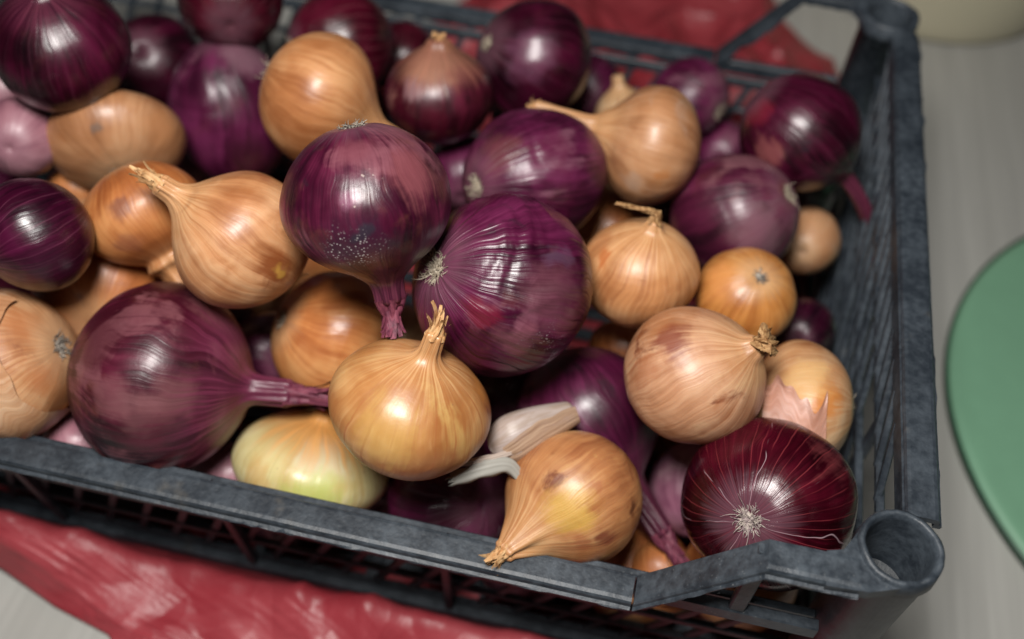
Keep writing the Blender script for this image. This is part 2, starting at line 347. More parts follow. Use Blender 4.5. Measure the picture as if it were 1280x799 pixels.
def sweep(name, path, sec, out, parent, step=.003, rag=.0013, seed=1):
    """sweep a closed section (o, z) along a path in the wall plane; o is measured along the outward direction; low lip is ragged"""
    out = Vector(out); pts = []
    for a, b in zip(path[:-1], path[1:]):
        a, b = Vector(a), Vector(b); n = max(1, int((b - a).length / step))
        for k in range(n): pts.append(a.lerp(b, k / n))
    pts.append(Vector(path[-1]))
    m = len(sec); V = []; lowz = min(z for o, z in sec)
    for k, p in enumerate(pts):
        for j, (o, z) in enumerate(sec):
            q = p + out * o + Vector((0, 0, z))
            nz = mnoise.noise(p * 120 + Vector((seed, j * .1, 0)))
            if z < lowz + .0015: q.z += rag * 1.6 * nz + rag * .9 * mnoise.noise(p * 420); q += out * rag * .8 * nz
            else: q.z += .00025 * nz
            V.append(q)
    F = []
    for k in range(len(pts) - 1):
        for j in range(m):
            a = k * m + j; b = k * m + (j + 1) % m; F.append((a, a + m, b + m, b))
    F.append(tuple(range(m))); F.append(tuple((len(pts) - 1) * m + j for j in range(m))[::-1])
    me = mesh_from(V, F, False)
    return link(name, me, M_PLASTIC, parent)
# section of the rim: flat top, rounded shoulders, a lip hanging outside, a short inner lip
RIM = [(-.0004, -.006), (-.0004, -.0012), (.0002, -.0002), (.0014, .0), (.0092, .0), (.0106, -.0004), (.0112, -.0014), (.0114, -.0032), (.0126, -.0037), (.0127, -.0046), (.0102, -.0046), (.0098, -.0026), (.0016, -.0026), (.0014, -.006)]
def long_side(name, y0, sgn):
    """front (sgn -1) or back (+1) wall; y0 is the inner face of the rim"""
    part = empty(name, (0, 0, 0), parent=crate); o = (0, sgn, 0); x0 = -.0128; x1 = -L + .0128
    low = [(-B_ - .004, y0, Z0), (-L + B_ + .004, y0, Z0)]
    sweep('rim', low, RIM, o, part, seed=sgn * 3 + 9)
    for (xa, xm, xb) in ((x0, -A_, -B_ - .0032), (x1, -L + A_, -L + B_ + .0032)):
        sweep('handle_arch', [(xa, y0 + sgn * .0002, H - .0004), (xm, y0 + sgn * .0002, H - .0004), (xb, y0 + sgn * .0002, Z0 + .0004)], RIM, o, part, seed=abs(xa) * 50 + sgn)
        bar('handle_sill', (xa, y0 + sgn * .0035, Z0 - .004), (xb, y0 + sgn * .0035, Z0 - .004), .008, .0045, part, o)
        if sgn < 0: bar('strut', (xm, y0 + sgn * .0035, Z0 - .001), (xm, y0 + sgn * .0035, H - .002), .006, .0035, part, o)
    yw = lambda z: y0 - sgn * (.0030 + .0135 * (1 - z / .105))      # the wall leans inwards towards the floor
    bar('base_flange', (x0, yw(.0) + sgn * .0042, .0075), (x1, yw(.0) + sgn * .0042, .0075), .0070, .0052, part, o)
    for z, wd in ((.006, .010), (.034, .0030), (.058, .0040), (.083, .0030), (.1005, .006)):
        bar('slat', (x0, yw(z), z + CZ), (x1, yw(z), z + CZ), wd, .0032, part, o)
    x = x0 - .012
    while x > x1 + .04:
        bar('diagonal_slat', (x - .034, yw(.012) - sgn * .0006, .012 + CZ), (x, yw(.100) - sgn * .0006, .1000 + CZ), .0036, .0024, part, o)
        x -= .0165
    for x in (-.155, -.25, -.345):
        bar('rib', (x, yw(.012) + sgn * .0024, .012), (x, yw(.105) + sgn * .0024, Z0 - .0035), .0036, .0044, part, o)
def short_side(name, x0, sgn):
    part = empty(name, (0, 0, 0), parent=crate); o = (sgn, 0, 0); ya, yb = .0132, W - .0132
    sweep('rim', [(x0, ya, H), (x0, yb, H)], RIM, o, part, seed=21 + sgn)
    xw = x0 + sgn * .0006
    for z, wd in ((.006, .010), (.030, .0030), (.054, .0036), (.078, .0032), (.102, .0036), (.128, .0036), (.1525, .009)):
        bar('slat', (xw, ya, z + CZ), (xw, yb, z + CZ), wd, .0032, part, o)
    y = yb - .006
    while y > ya + .03:
        bar('diagonal_slat', (xw - sgn * .0006, y - .020, .127 + CZ), (xw - sgn * .0006, y, .150 + CZ), .0034, .0026, part, o)
        y -= .0150
    y = yb - .010
    while y > ya + .078:
        bar('diagonal_slat', (xw - sgn * .0006, y - .075, .012 + CZ), (xw - sgn * .0006, y, .126 + CZ), .0036, .0026, part, o)
        y -= .0170
    for y in (.075, .15, .225):
        bar('rib', (xw + sgn * .0024, y, .004), (xw + sgn * .0024, y, H - .004), .0052, .0036, part, o)
long_side('front_wall', -.0064, -1); long_side('back_wall', W + .0050, 1)
short_side('right_wall', .0024, 1); short_side('left_wall', -L - .0012, -1)
def post(x, y):
    n = 48; prof = [(.0100, .020), (.0106, .1), (.0112, H - .002), (.0118, H + .0006), (.0128, H + .0012), (.0140, H + .0004), (.0144, H - .004), (.0146, H - .0072), (.0133, H - .0078), (.0130, .09), (.0118, .0032)]
    V = []
    for r, z in prof:
        for i in range(n):
            a = 2 * math.pi * i / n; rr = r * (1 + .02 * mnoise.noise(Vector((math.cos(a) * 2 + x * 9, math.sin(a) * 2 + y * 9, z * 60))))
            V.append((x + rr * math.cos(a), y + rr * math.sin(a), z + (.0007 * mnoise.noise(Vector((math.cos(a) * 5, math.sin(a) * 5, z * 30 + x))) if z > .15 else 0)))
    F = grid_faces(n, len(prof)); F.append(tuple(range(n))[::-1])
    F = [f[::-1] for f in F]
    p = link('corner_post', mesh_from(V, F), M_PLASTIC, crate)
    n = 32; V = [(x, y, H - .032)]
    for r, z in ((.004, H - .0322), (.008, H - .032), (.0111, H - .0305)):
        for i in range(n): a = 2 * math.pi * i / n; V.append((x + r * math.cos(a), y + r * math.sin(a), z + .0004 * mnoise.noise(Vector((math.cos(a) * 2, math.sin(a) * 2, r * 200 + x)))))
    F = [(0, 1 + i, 1 + (i + 1) % n) for i in range(n)] + [tuple(v + 1 for v in f)[::-1] for f in grid_faces(n, 3)]
    link('socket_floor', mesh_from(V, F), M_SOCKET, p)
    return p
for x, y in ((0, 0), (0, W), (-L, 0), (-L, W)): post(x, y)
def gusset(x, y, sx, sy):
    pts = [(x - sx * .024, y + sy * .0188), (x - sx * .010, y + sy * .0178), (x + sx * .001, y + sy * .0138), (x - sx * .0095, y + sy * .0098), (x - sx * .0136, y), (x - sx * .0120, y - sy * .0062), (x - sx * .0185, y + sy * .0046), (x - sx * .024, y + sy * .0062)]
    if sx * sy > 0: pts = pts[::-1]
    V = [(a, b, H - .0008) for a, b in pts] + [(a, b, H - .0058) for a, b in pts]
    F = [tuple(range(8)), tuple(range(15, 7, -1))] + [(i, i + 8, (i + 1) % 8 + 8, (i + 1) % 8) for i in range(8)]
    link('gusset', mesh_from(V, F, False), M_PLASTIC, crate)
gusset(0, 0, 1, -1); gusset(0, W, 1, 1)
fl = empty('floor_grid', (0, 0, 0), parent=crate)
for k in range(19):
    y = .008 + k * (W - .016) / 18
    bar('slat', (-L + .004, y, CZ + .0022), (-.004, y, CZ + .0022), .0075, .0030, fl, (0, 0, 1))
for k in range(9):
    x = -L + .03 + k * (L - .06) / 8
    bar('rib', (x, .004, CZ + .0052), (x, W - .004, CZ + .0052), .006, .0028, fl, (0, 0, 1))

# ================================================================ onions
ONIONS = [
(1,'r','rd',(-0.3633,0.1441,0.1812),(0.9061,0.0198,0.0043,-0.4227),0.0291,0.0270,{'nl': 0.12, 'nr': 0.12, 'tip': 0.12},'large dark glossy red onion in the top left corner, neck up'),
(2,'r','rd',(-0.3723,0.2190,0.1103),(-0.2494,0.9214,-0.2688,-0.1289),0.0273,0.0256,{},'shadowed dark red onion between the top left onion and the dusky tall one'),
(3,'r','rm',(-0.3213,0.2229,0.1589),(0.6007,-0.4523,-0.5671,-0.3361),0.0252,0.0229,{},'crimson red onion cut by the top edge, left of the back rim'),
(4,'r','rm',(-0.2744,0.2410,0.1300),(-0.4577,0.7719,-0.1058,0.4285),0.0275,0.0275,{'root': 0.15},'dark crimson onion behind the round yellow onion, root facing left'),
(5,'r','rp',(-0.3194,0.1951,0.1120),(0.1335,0.8356,-0.5143,0.1394),0.0311,0.0377,{'ridge': 0.006, 'spots': [(0.0124, -0.0113, -0.0318, 0.0123, (0.2, 0.1, 0.13), 0.75), (0.0291, -0.0063, 0.0113, 0.0098, (0.05, 0.01, 0.02), 0.6)]},'tall dusky purple onion left of the round yellow onion at the back'),
(6,'y','y',(-0.2549,0.1593,0.1650),(-0.1970,0.7528,-0.3254,0.5372),0.0292,0.0249,{'nl': 0.3, 'nr': 0.17, 'tip': 0.12, 'pear': 0.6, 'root': 0.1},'smooth round yellow onion at the back, neck pointing down right'),
(7,'r','rt',(-0.2091,0.1936,0.1484),(0.7823,-0.1039,-0.1268,-0.6009),0.0257,0.0220,{'nl': 0.0, 'nr': 0.16, 'tip': 0.1, 'pear': 0.5, 'spots': [(0.0136, -0.0025, 0.0185, 0.0114, (0.36, 0.19, 0.12), 0.8), (0.0191, -0.0115, 0.011, 0.0068, (0.26, 0.14, 0.15), 0.7), (-0.0016, 0.0011, 0.0219, 0.0068, (0.5, 0.24, 0.08), 0.7)]},'pear shaped red onion with tan neck standing before the back rim'),
(8,'r','rd',(-0.1718,0.2352,0.1450),(-0.3433,0.8251,-0.2619,0.3644),0.0298,0.0282,{'root': 0.1, 'spots': [(0.0248, -0.0024, -0.0155, 0.0119, (0.2, 0.06, 0.12), 0.4)]},'very dark round red onion nearest the red bag behind the crate'),
(9,'r','rp',(-0.0905,0.2727,0.1100),(-0.4834,-0.0983,0.7508,0.4392),0.0215,0.0207,{'root': 0.2},'small purple onion behind the long necked yellow onion'),
(10,'y','yt',(-0.1058,0.1815,0.1518),(0.7047,0.2766,-0.5777,-0.3052),0.0272,0.0218,{'nl': 0.95, 'nr': 0.17, 'tip': 0.1, 'pear': 1.0, 'root': 0.08, 'spots': [(0.0194, -0.0175, 0.0061, 0.0058, (0.42, 0.28, 0.2), 0.6), (0.0233, -0.0118, -0.0061, 0.0044, (0.45, 0.16, 0.04), 0.6)]},'dull yellow onion at the back with long neck pointing left'),
(11,'r','rd',(-0.0381,0.2167,0.1465),(-0.1578,0.7162,-0.4911,0.4700),0.0280,0.0280,{'nl': 0.8, 'nr': 0.13, 'tip': 1.0, 'pear': 0.3, 'bend': (0.0, 0.2), 'spots': [(0.0208, 0.0162, -0.0093, 0.0076, (0.24, 0.07, 0.07), 0.75), (0.0111, 0.0077, -0.0245, 0.0076, (0.2, 0.015, 0.03), 0.6)]},'glossy dark red onion by the back right post, tail hanging down'),
(12,'r','rp',(-0.1448,0.2815,0.0963),(-0.4624,0.6912,0.4307,0.3506),0.0188,0.0179,{},'little shaded purple onion right of the darkest red onion at the back'),
(13,'r','rq',(-0.0652,0.2690,0.0800),(-0.4112,0.6979,0.4299,0.3987),0.0169,0.0160,{},'small purple onion half hidden left of the glossy red onion with the tail'),
(14,'r','rp',(-0.1545,0.1564,0.1450),(-0.4227,0.8086,-0.0206,0.4087),0.0302,0.0345,{'root': 0.17, 'ridge': 0.012, 'spots': [(0.0273, -0.0089, -0.0106, 0.0108, (0.1, 0.012, 0.04), 0.6), (0.0137, -0.0119, -0.0275, 0.0093, (0.16, 0.05, 0.05), 0.5)]},'purple onion with root facing left, behind the central wrinkled one'),
(15,'r','rp2',(-0.0617,0.1722,0.1269),(-0.3372,-0.4005,0.8348,0.1706),0.0289,0.0297,{'root': 0.13, 'spots': [(0.002, 0.0014, -0.0296, 0.0067, (0.12, 0.018, 0.01), 0.85), (0.0201, -0.0101, -0.0186, 0.0148, (0.21, 0.105, 0.13), 0.6)]},'broad dusky purple onion with a brown marked end, right of centre'),
(16,'r','rk',(-0.2022,0.0727,0.2002),(0.1349,0.7954,-0.5158,0.2883),0.0307,0.0272,{'nl': 0.25, 'nr': 0.2, 'tip': 0.36, 'pear': 0.2, 'root': 0.15, 'dust': 1, 'spots': [(0.0218, -0.0189, -0.0092, 0.0116, (0.18, 0.05, 0.06), 0.85), (0.0193, 0.002, -0.0211, 0.0075, (0.15, 0.04, 0.055), 0.6), (0.0274, 0.0086, 0.0096, 0.0116, (0.035, 0.008, 0.022), 0.7), (0.0295, 0.0051, 0.0057, 0.0029, (0.02, 0.02, 0.03), 0.7), (0.0293, 0.0052, -0.0066, 0.0035, (0.26, 0.08, 0.15), 0.5), (0.0261, 0.0091, 0.0117, 0.0098, (0.55, 0.5, 0.5), 0.8, 1)]},'large red onion with pink patch on top of the heap, neck hanging down'),
(17,'r','rw',(-0.1524,0.0772,0.1606),(-0.2867,0.8815,-0.1704,0.3342),0.0356,0.0337,{'root': 0.17, 'ridge': 0.022, 'rootz': 1, 'spots': [(0.035, -0.0022, -0.0053, 0.0131, (0.12, 0.04, 0.055), 0.65), (0.0219, 0.0111, -0.0244, 0.0069, (0.17, 0.012, 0.03), 0.6), (0.031, -0.017, -0.0038, 0.005, (0.1, 0.05, 0.09), 0.5), (0.0295, -0.0105, -0.016, 0.0037, (0.06, 0.01, 0.03), 0.6), (0.0281, 0.0188, -0.0106, 0.0081, (0.2, 0.06, 0.08), 0.5), (0.0335, 0.0118, 0.0021, 0.0094, (0.5, 0.45, 0.45), 0.6, 1)]},'large wrinkled purple onion in the centre, root tuft on its left'),
(18,'y','y2',(-0.2549,0.0713,0.1650),(0.8498,0.1296,-0.4218,-0.2884),0.0276,0.0258,{'nl': 0.24, 'nr': 0.155, 'tip': 0.3, 'pear': 0.5, 'root': 0.06, 'bend': (0.05, 0.0), 'spots': [(0.0245, -0.0019, -0.0118, 0.0069, (0.2, 0.05, 0.012), 0.9), (0.0229, -0.0014, -0.0143, 0.0028, (0.55, 0.3, 0.06), 0.8), (0.0099, 0.0239, 0.0091, 0.0044, (0.25, 0.07, 0.03), 0.6), (0.0061, -0.0107, -0.0234, 0.0025, (0.25, 0.2, 0.15), 0.7)]},'yellow onion with brown stain and dry neck pointing up left'),
(19,'y','yo',(-0.3070,0.0874,0.1500),(0.0941,0.8231,-0.3688,0.4215),0.0254,0.0208,{'nl': 1.0, 'nr': 0.3, 'pear': 0.8, 'spots': [(0.0233, 0.009, -0.004, 0.0047, (0.14, 0.05, 0.04), 0.65), (0.0191, 0.0121, 0.0095, 0.0054, (0.25, 0.09, 0.05), 0.5)]},'orange brown onion with thick neck pointing down at the left'),
(20,'y','yt',(-0.3460,0.1360,0.1360),(0.6890,-0.3632,-0.5256,-0.3422),0.0310,0.0192,{'root': 0.15, 'spots': [(0.0236, -0.0084, -0.0113, 0.003, (0.12, 0.1, 0.09), 0.6), (0.0205, 0.0183, -0.0089, 0.0089, (0.5, 0.22, 0.09), 0.4)]},'flat tan onion at the left, lying behind the orange brown one'),
(21,'r','rl',(-0.3824,0.1199,0.1440),(0.5205,-0.7575,-0.3833,-0.0912),0.0180,0.0165,{},'pale pink onion at the left edge under the big dark one'),
(22,'r','rd2',(-0.3334,0.0541,0.1650),(0.7154,0.5504,-0.4225,0.0822),0.0231,0.0206,{'nl': 0.1, 'nr': 0.12, 'spots': [(0.0185, -0.0117, 0.0065, 0.0094, (0.03, 0.004, 0.015), 0.5)]},'smooth dark purple onion cut by the left edge, above the left yellow one'),
(23,'y','yo',(-0.3276,0.0671,0.1083),(0.5342,-0.6340,-0.5193,-0.2077),0.0296,0.0204,{},'orange onion mostly hidden behind the biggest red onion'),
(24,'r','rk2',(-0.2827,0.0307,0.1160),(-0.2267,0.6831,-0.1642,0.6746),0.0389,0.0353,{'nl': 0.38, 'nr': 0.15, 'tip': 0.5, 'pear': 0.12, 'ridge': 0.004, 'spots': [(0.0066, -0.0298, 0.0219, 0.0137, (0.17, 0.055, 0.065), 0.85), (0.0375, 0.0099, -0.0028, 0.0085, (0.17, 0.06, 0.07), 0.6), (0.0353, 0.0147, 0.0063, 0.0098, (0.19, 0.075, 0.085), 0.5), (0.0324, 0.0087, 0.018, 0.0111, (0.2, 0.075, 0.085), 0.6), (0.0222, 0.022, 0.021, 0.0072, (0.02, 0.008, 0.012), 0.75), (0.0315, -0.0129, -0.0171, 0.015, (0.05, 0.006, 0.012), 0.6), (0.025, 0.026, 0.0133, 0.0131, (0.06, 0.012, 0.02), 0.5)]},'biggest red onion at the front left, purple neck pointing right'),
(25,'y','y3',(-0.3435,0.0213,0.1203),(0.5460,0.4301,-0.7074,-0.1285),0.0305,0.0266,{'root': 0.17, 'flap': 2, 'spots': [(0.0114, 0.0135, -0.0217, 0.0078, (0.42, 0.16, 0.06), 0.6), (0.0114, -0.01, -0.0231, 0.0071, (0.4, 0.14, 0.05), 0.6)]},'yellow onion with torn skin and grey roots at the left edge'),
(26,'y','yo2',(-0.2261,0.0747,0.1090),(-0.2282,0.8723,-0.1755,0.3952),0.0292,0.0237,{'root': 0.12, 'spots': [(0.0113, -0.0211, -0.0136, 0.0056, (0.32, 0.1, 0.03), 0.4)]},'shiny orange brown onion below the topmost red onion'),
(27,'y','yg',(-0.1742,0.0224,0.1465),(0.6942,-0.2106,-0.0538,-0.6862),0.0299,0.0237,{'nl': 0.28, 'nr': 0.13, 'tip': 0.26, 'pear': 0.35, 'spots': [(0.0281, -0.0053, 0.007, 0.0133, (0.58, 0.37, 0.11), 0.45), (-0.0088, 0.0209, 0.0155, 0.0089, (0.55, 0.22, 0.05), 0.4)]},'golden flat onion with fine brown veins and upright neck at the front'),
(28,'y','yw',(-0.2220,0.0268,0.0789),(0.7309,-0.2869,-0.1695,-0.5956),0.0333,0.0213,{'nl': 0.02, 'nr': 0.12, 'spots': [(0.0249, 0.0034, 0.014, 0.011, (0.72, 0.68, 0.5), 0.6), (0.0331, 0.0039, 0.0001, 0.0137, (0.42, 0.46, 0.12), 0.75), (0.0044, 0.0017, 0.0211, 0.0124, (0.62, 0.26, 0.06), 0.45), (0.0258, -0.0203, 0.0036, 0.0076, (0.55, 0.28, 0.08), 0.4)]},'greenish white peeled onion lying against the front rim'),
(30,'r','rp',(-0.1098,0.0732,0.0890),(0.1100,0.6693,-0.4462,0.5838),0.0316,0.0309,{'nl': 0.75, 'nr': 0.17, 'tip': 0.5, 'pear': 0.3},'purple onion under the garlic clove, its long neck pointing down right'),
(31,'y','y4',(-0.1085,0.0211,0.1099),(0.7119,0.3979,-0.5216,0.2504),0.0270,0.0263,{'nl': 0.12, 'nr': 0.16, 'tip': 0.22, 'pear': 1.0, 'spots': [(0.0203, -0.0035, 0.0169, 0.0107, (0.58, 0.36, 0.07), 0.65), (0.024, -0.0066, 0.0102, 0.0044, (0.26, 0.05, 0.03), 0.7), (0.0154, -0.0194, 0.0103, 0.0044, (0.16, 0.03, 0.015), 0.8), (0.0199, -0.0167, -0.007, 0.0041, (0.08, 0.02, 0.01), 0.85), (0.0261, -0.0022, 0.006, 0.0031, (0.3, 0.08, 0.04), 0.5), (0.0113, -0.0156, 0.0185, 0.0038, (0.3, 0.08, 0.03), 0.5)]},'stained yellow onion leaning on the front rim with its dry neck'),
(32,'y','yt2',(-0.0726,0.0640,0.1450),(-0.4040,0.3214,-0.0913,0.8516),0.0275,0.0260,{'nl': 0.02, 'nr': 0.14, 'tip': 0.2, 'pear': 0.3, 'fray': 1, 'spots': [(0.0195, -0.0161, 0.0104, 0.0074, (0.17, 0.03, 0.018), 0.8), (0.0248, -0.0109, -0.0044, 0.0087, (0.33, 0.11, 0.045), 0.55), (0.0102, -0.025, 0.005, 0.0093, (0.36, 0.13, 0.04), 0.45), (0.0169, 0.0147, 0.0151, 0.005, (0.28, 0.09, 0.03), 0.4)]},'blotchy tan onion with frayed brown neck near the right wall'),
(33,'y','y5',(-0.0263,0.0767,0.1234),(0.6656,0.2555,-0.6819,-0.1633),0.0273,0.0202,{'root': 0.12, 'flap': 3, 'spots': [(0.0269, -0.0002, -0.0033, 0.0098, (0.5, 0.17, 0.03), 0.8), (0.0245, 0.0115, 0.0027, 0.0098, (0.66, 0.42, 0.18), 0.6)]},'yellow onion with torn skin beside the right wall of the crate'),
(34,'r','rm2',(-0.0376,0.0273,0.1238),(-0.2622,0.8434,0.3358,0.3274),0.0327,0.0278,{'root': 0.16, 'rootz': 1, 'ridge': 0.004},'shiny maroon onion in the front right corner, white roots facing up'),
(35,'y','y6',(-0.1001,0.1108,0.1450),(0.6853,-0.0883,-0.0696,-0.7196),0.0244,0.0220,{'nl': 0.05, 'nr': 0.12, 'tip': 0.62, 'pear': 0.3, 'thin': 1, 'spots': [(0.0118, -0.0158, 0.013, 0.004, (0.4, 0.1, 0.02), 0.7)]},'yellow onion with thin twisted stem bent to the right'),
(36,'y','yo3',(-0.0531,0.1231,0.1300),(-0.0019,-0.5338,0.8367,0.1225),0.0221,0.0200,{'root': 0.15, 'spots': [(0.0099, 0.0128, -0.0136, 0.009, (0.66, 0.28, 0.09), 0.5)]},'small bright orange onion with its root plate facing up, near the right wall'),
(37,'y','yt',(-0.0201,0.2014,0.0920),(-0.3292,0.6441,0.5443,0.4249),0.0169,0.0193,{},'small tan onion in the shade under the red onion with the tail'),
(38,'r','rd2',(-0.0180,0.1490,0.0850),(-0.2984,0.6621,0.5549,0.4058),0.0153,0.0161,{},'small dark purple onion at the right wall behind the torn skinned yellow one'),
(39,'r','rq',(-0.1616,0.0373,0.0623),(-0.3967,-0.0480,0.8868,0.2322),0.0312,0.0248,{'ridge': 0.02, 'spots': [(-0.0248, -0.0023, -0.015, 0.0071, (0.26, 0.08, 0.12), 0.6), (0.0144, -0.0119, -0.0199, 0.0106, (0.03, 0.01, 0.015), 0.6)]},'purple onion low behind the front rim between the golden and stained ones'),
(40,'r','rl2',(-0.0559,0.0708,0.0500),(-0.4604,0.4766,0.5355,0.5236),0.0207,0.0222,{},'dull pink purple onion wedged left of the shiny maroon corner onion'),
(41,'r','rp',(-0.2593,0.0765,0.0816),(-0.4430,0.0875,0.8490,0.2743),0.0191,0.0177,{'root': 0.2},'small purple onion with pale root in the gap by the biggest red onion'),
(42,'y','yp',(-0.2036,0.0972,0.0806),(0.5050,-0.5427,-0.5643,-0.3634),0.0187,0.0168,{},'pale yellow onion deep behind the hanging neck of the topmost red one'),
(43,'y','yo',(-0.0993,0.1162,0.0830),(-0.4388,0.5379,0.5611,0.4507),0.0165,0.0135,{},'small orange onion glimpsed behind the blotchy tan one'),
(44,'r','rl',(-0.2591,0.0206,0.0597),(0.5034,-0.5615,-0.5985,-0.2704),0.0178,0.0156,{},'lilac onion low under the greenish white one at the front rim'),
(45,'r','rl',(-0.3188,0.0100,0.0805),(0.5476,-0.5526,-0.5881,-0.2212),0.0157,0.0137,{},'lilac onion low at the front rim under the biggest red one'),
(46,'y','yo',(-0.0651,0.0258,0.0500),(-0.3560,0.5805,0.6007,0.4189),0.0154,0.0133,{},'little orange onion low behind the dip of the front rim'),
(50,'r','rl',(-0.4278,0.1731,0.1200),(0.6587,-0.5122,-0.4878,-0.2566),0.0177,0.0177,{},'pale lilac onion at the left edge behind the pale pink one'),
(52,'y','yp',(-0.1234,0.2559,0.1008),(0.7473,-0.0437,-0.2226,-0.6246),0.0155,0.0172,{'nl': 0.3, 'nr': 0.2},'small yellow onion whose pale neck shows above the long necked one'),
(53,'y','yo',(-0.3679,0.1258,0.1091),(0.6207,-0.5236,-0.5190,-0.2669),0.0153,0.0130,{},'orange onion in the gap below the flat tan one'),
(54,'r','rp',(-0.1946,0.1887,0.1071),(0.5401,-0.5079,-0.5213,-0.4225),0.0184,0.0200,{},'shaded purple onion right of the topmost red onion'),
(55,'r','rm',(-0.2532,0.2832,0.0963),(0.5889,-0.4881,-0.4897,-0.4185),0.0182,0.0201,{},'small dark red onion against the back wall left of the pear shaped one'),
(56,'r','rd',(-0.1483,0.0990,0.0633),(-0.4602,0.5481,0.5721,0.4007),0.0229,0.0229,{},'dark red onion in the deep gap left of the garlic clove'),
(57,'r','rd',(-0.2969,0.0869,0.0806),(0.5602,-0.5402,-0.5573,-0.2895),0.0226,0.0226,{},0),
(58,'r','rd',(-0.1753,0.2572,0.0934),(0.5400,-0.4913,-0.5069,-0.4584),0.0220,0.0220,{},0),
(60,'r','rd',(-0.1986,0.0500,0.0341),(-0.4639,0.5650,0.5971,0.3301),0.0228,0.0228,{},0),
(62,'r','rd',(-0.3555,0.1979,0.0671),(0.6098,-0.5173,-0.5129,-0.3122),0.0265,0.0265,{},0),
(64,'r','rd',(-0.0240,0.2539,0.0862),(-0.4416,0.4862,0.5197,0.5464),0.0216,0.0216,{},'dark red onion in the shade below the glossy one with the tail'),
(63,'y','yo',(-0.1187,0.1925,0.0800),(-0.4815,0.5126,0.5353,0.4679),0.0248,0.0248,{},'orange onion deep in the gap above the twisted stem'),
(70,'y','yo',(-0.0750,0.0320,0.0330),(-0.3608,0.6667,0.4821,0.4392),0.0260,0.0242,{},'orange onion seen through the front lattice left of the raised corner'),
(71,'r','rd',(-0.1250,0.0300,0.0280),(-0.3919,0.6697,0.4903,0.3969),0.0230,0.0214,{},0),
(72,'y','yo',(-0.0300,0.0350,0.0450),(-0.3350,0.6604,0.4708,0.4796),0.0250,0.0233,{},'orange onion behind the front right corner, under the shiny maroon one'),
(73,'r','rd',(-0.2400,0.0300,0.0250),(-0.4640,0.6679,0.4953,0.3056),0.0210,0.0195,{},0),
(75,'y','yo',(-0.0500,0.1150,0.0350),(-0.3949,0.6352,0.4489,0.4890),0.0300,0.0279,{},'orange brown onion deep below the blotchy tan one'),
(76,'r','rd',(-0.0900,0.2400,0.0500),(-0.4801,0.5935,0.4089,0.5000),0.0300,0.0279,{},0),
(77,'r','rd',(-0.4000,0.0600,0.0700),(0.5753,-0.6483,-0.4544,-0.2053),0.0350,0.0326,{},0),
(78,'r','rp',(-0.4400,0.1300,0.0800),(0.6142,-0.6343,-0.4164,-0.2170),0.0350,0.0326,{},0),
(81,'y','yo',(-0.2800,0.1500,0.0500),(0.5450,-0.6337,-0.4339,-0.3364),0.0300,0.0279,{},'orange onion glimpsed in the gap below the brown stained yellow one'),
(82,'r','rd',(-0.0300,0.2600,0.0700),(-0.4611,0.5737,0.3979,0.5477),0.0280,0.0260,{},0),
]
def catmull(pts, n):
    P = np.array([pts[0]] + list(pts) + [pts[-1]], float); out = []
    seg = len(pts) - 1
    d = np.array([np.linalg.norm(P[i + 2] - P[i + 1]) for i in range(seg)]); cum = np.concatenate([[0], np.cumsum(d)])
    for t in np.linspace(0, cum[-1], n):
        i = min(seg - 1, int(np.searchsorted(cum, t, 'right') - 1)); s = (t - cum[i]) / max(d[i], 1e-9)
        p0, p1, p2, p3 = P[i], P[i + 1], P[i + 2], P[i + 3]
        out.append(.5 * (2 * p1 + (p2 - p0) * s + (2 * p0 - 5 * p1 + 4 * p2 - p3) * s * s + (3 * p1 - p0 - 3 * p2 + p3) * s ** 3))
    return np.array(out)
def fourier(rs, n0, n1, power=1.0):
    ks = np.arange(n0, n1 + 1); a = rs.normal(size=len(ks)) / ks ** power; ph = rs.uniform(0, 6.28, len(ks))
    nrm = np.sqrt((a ** 2).sum() / 2) + 1e-9
    return lambda x: sum(ai * np.cos(k * x + p) for ai, k, p in zip(a, ks, ph)) / nrm
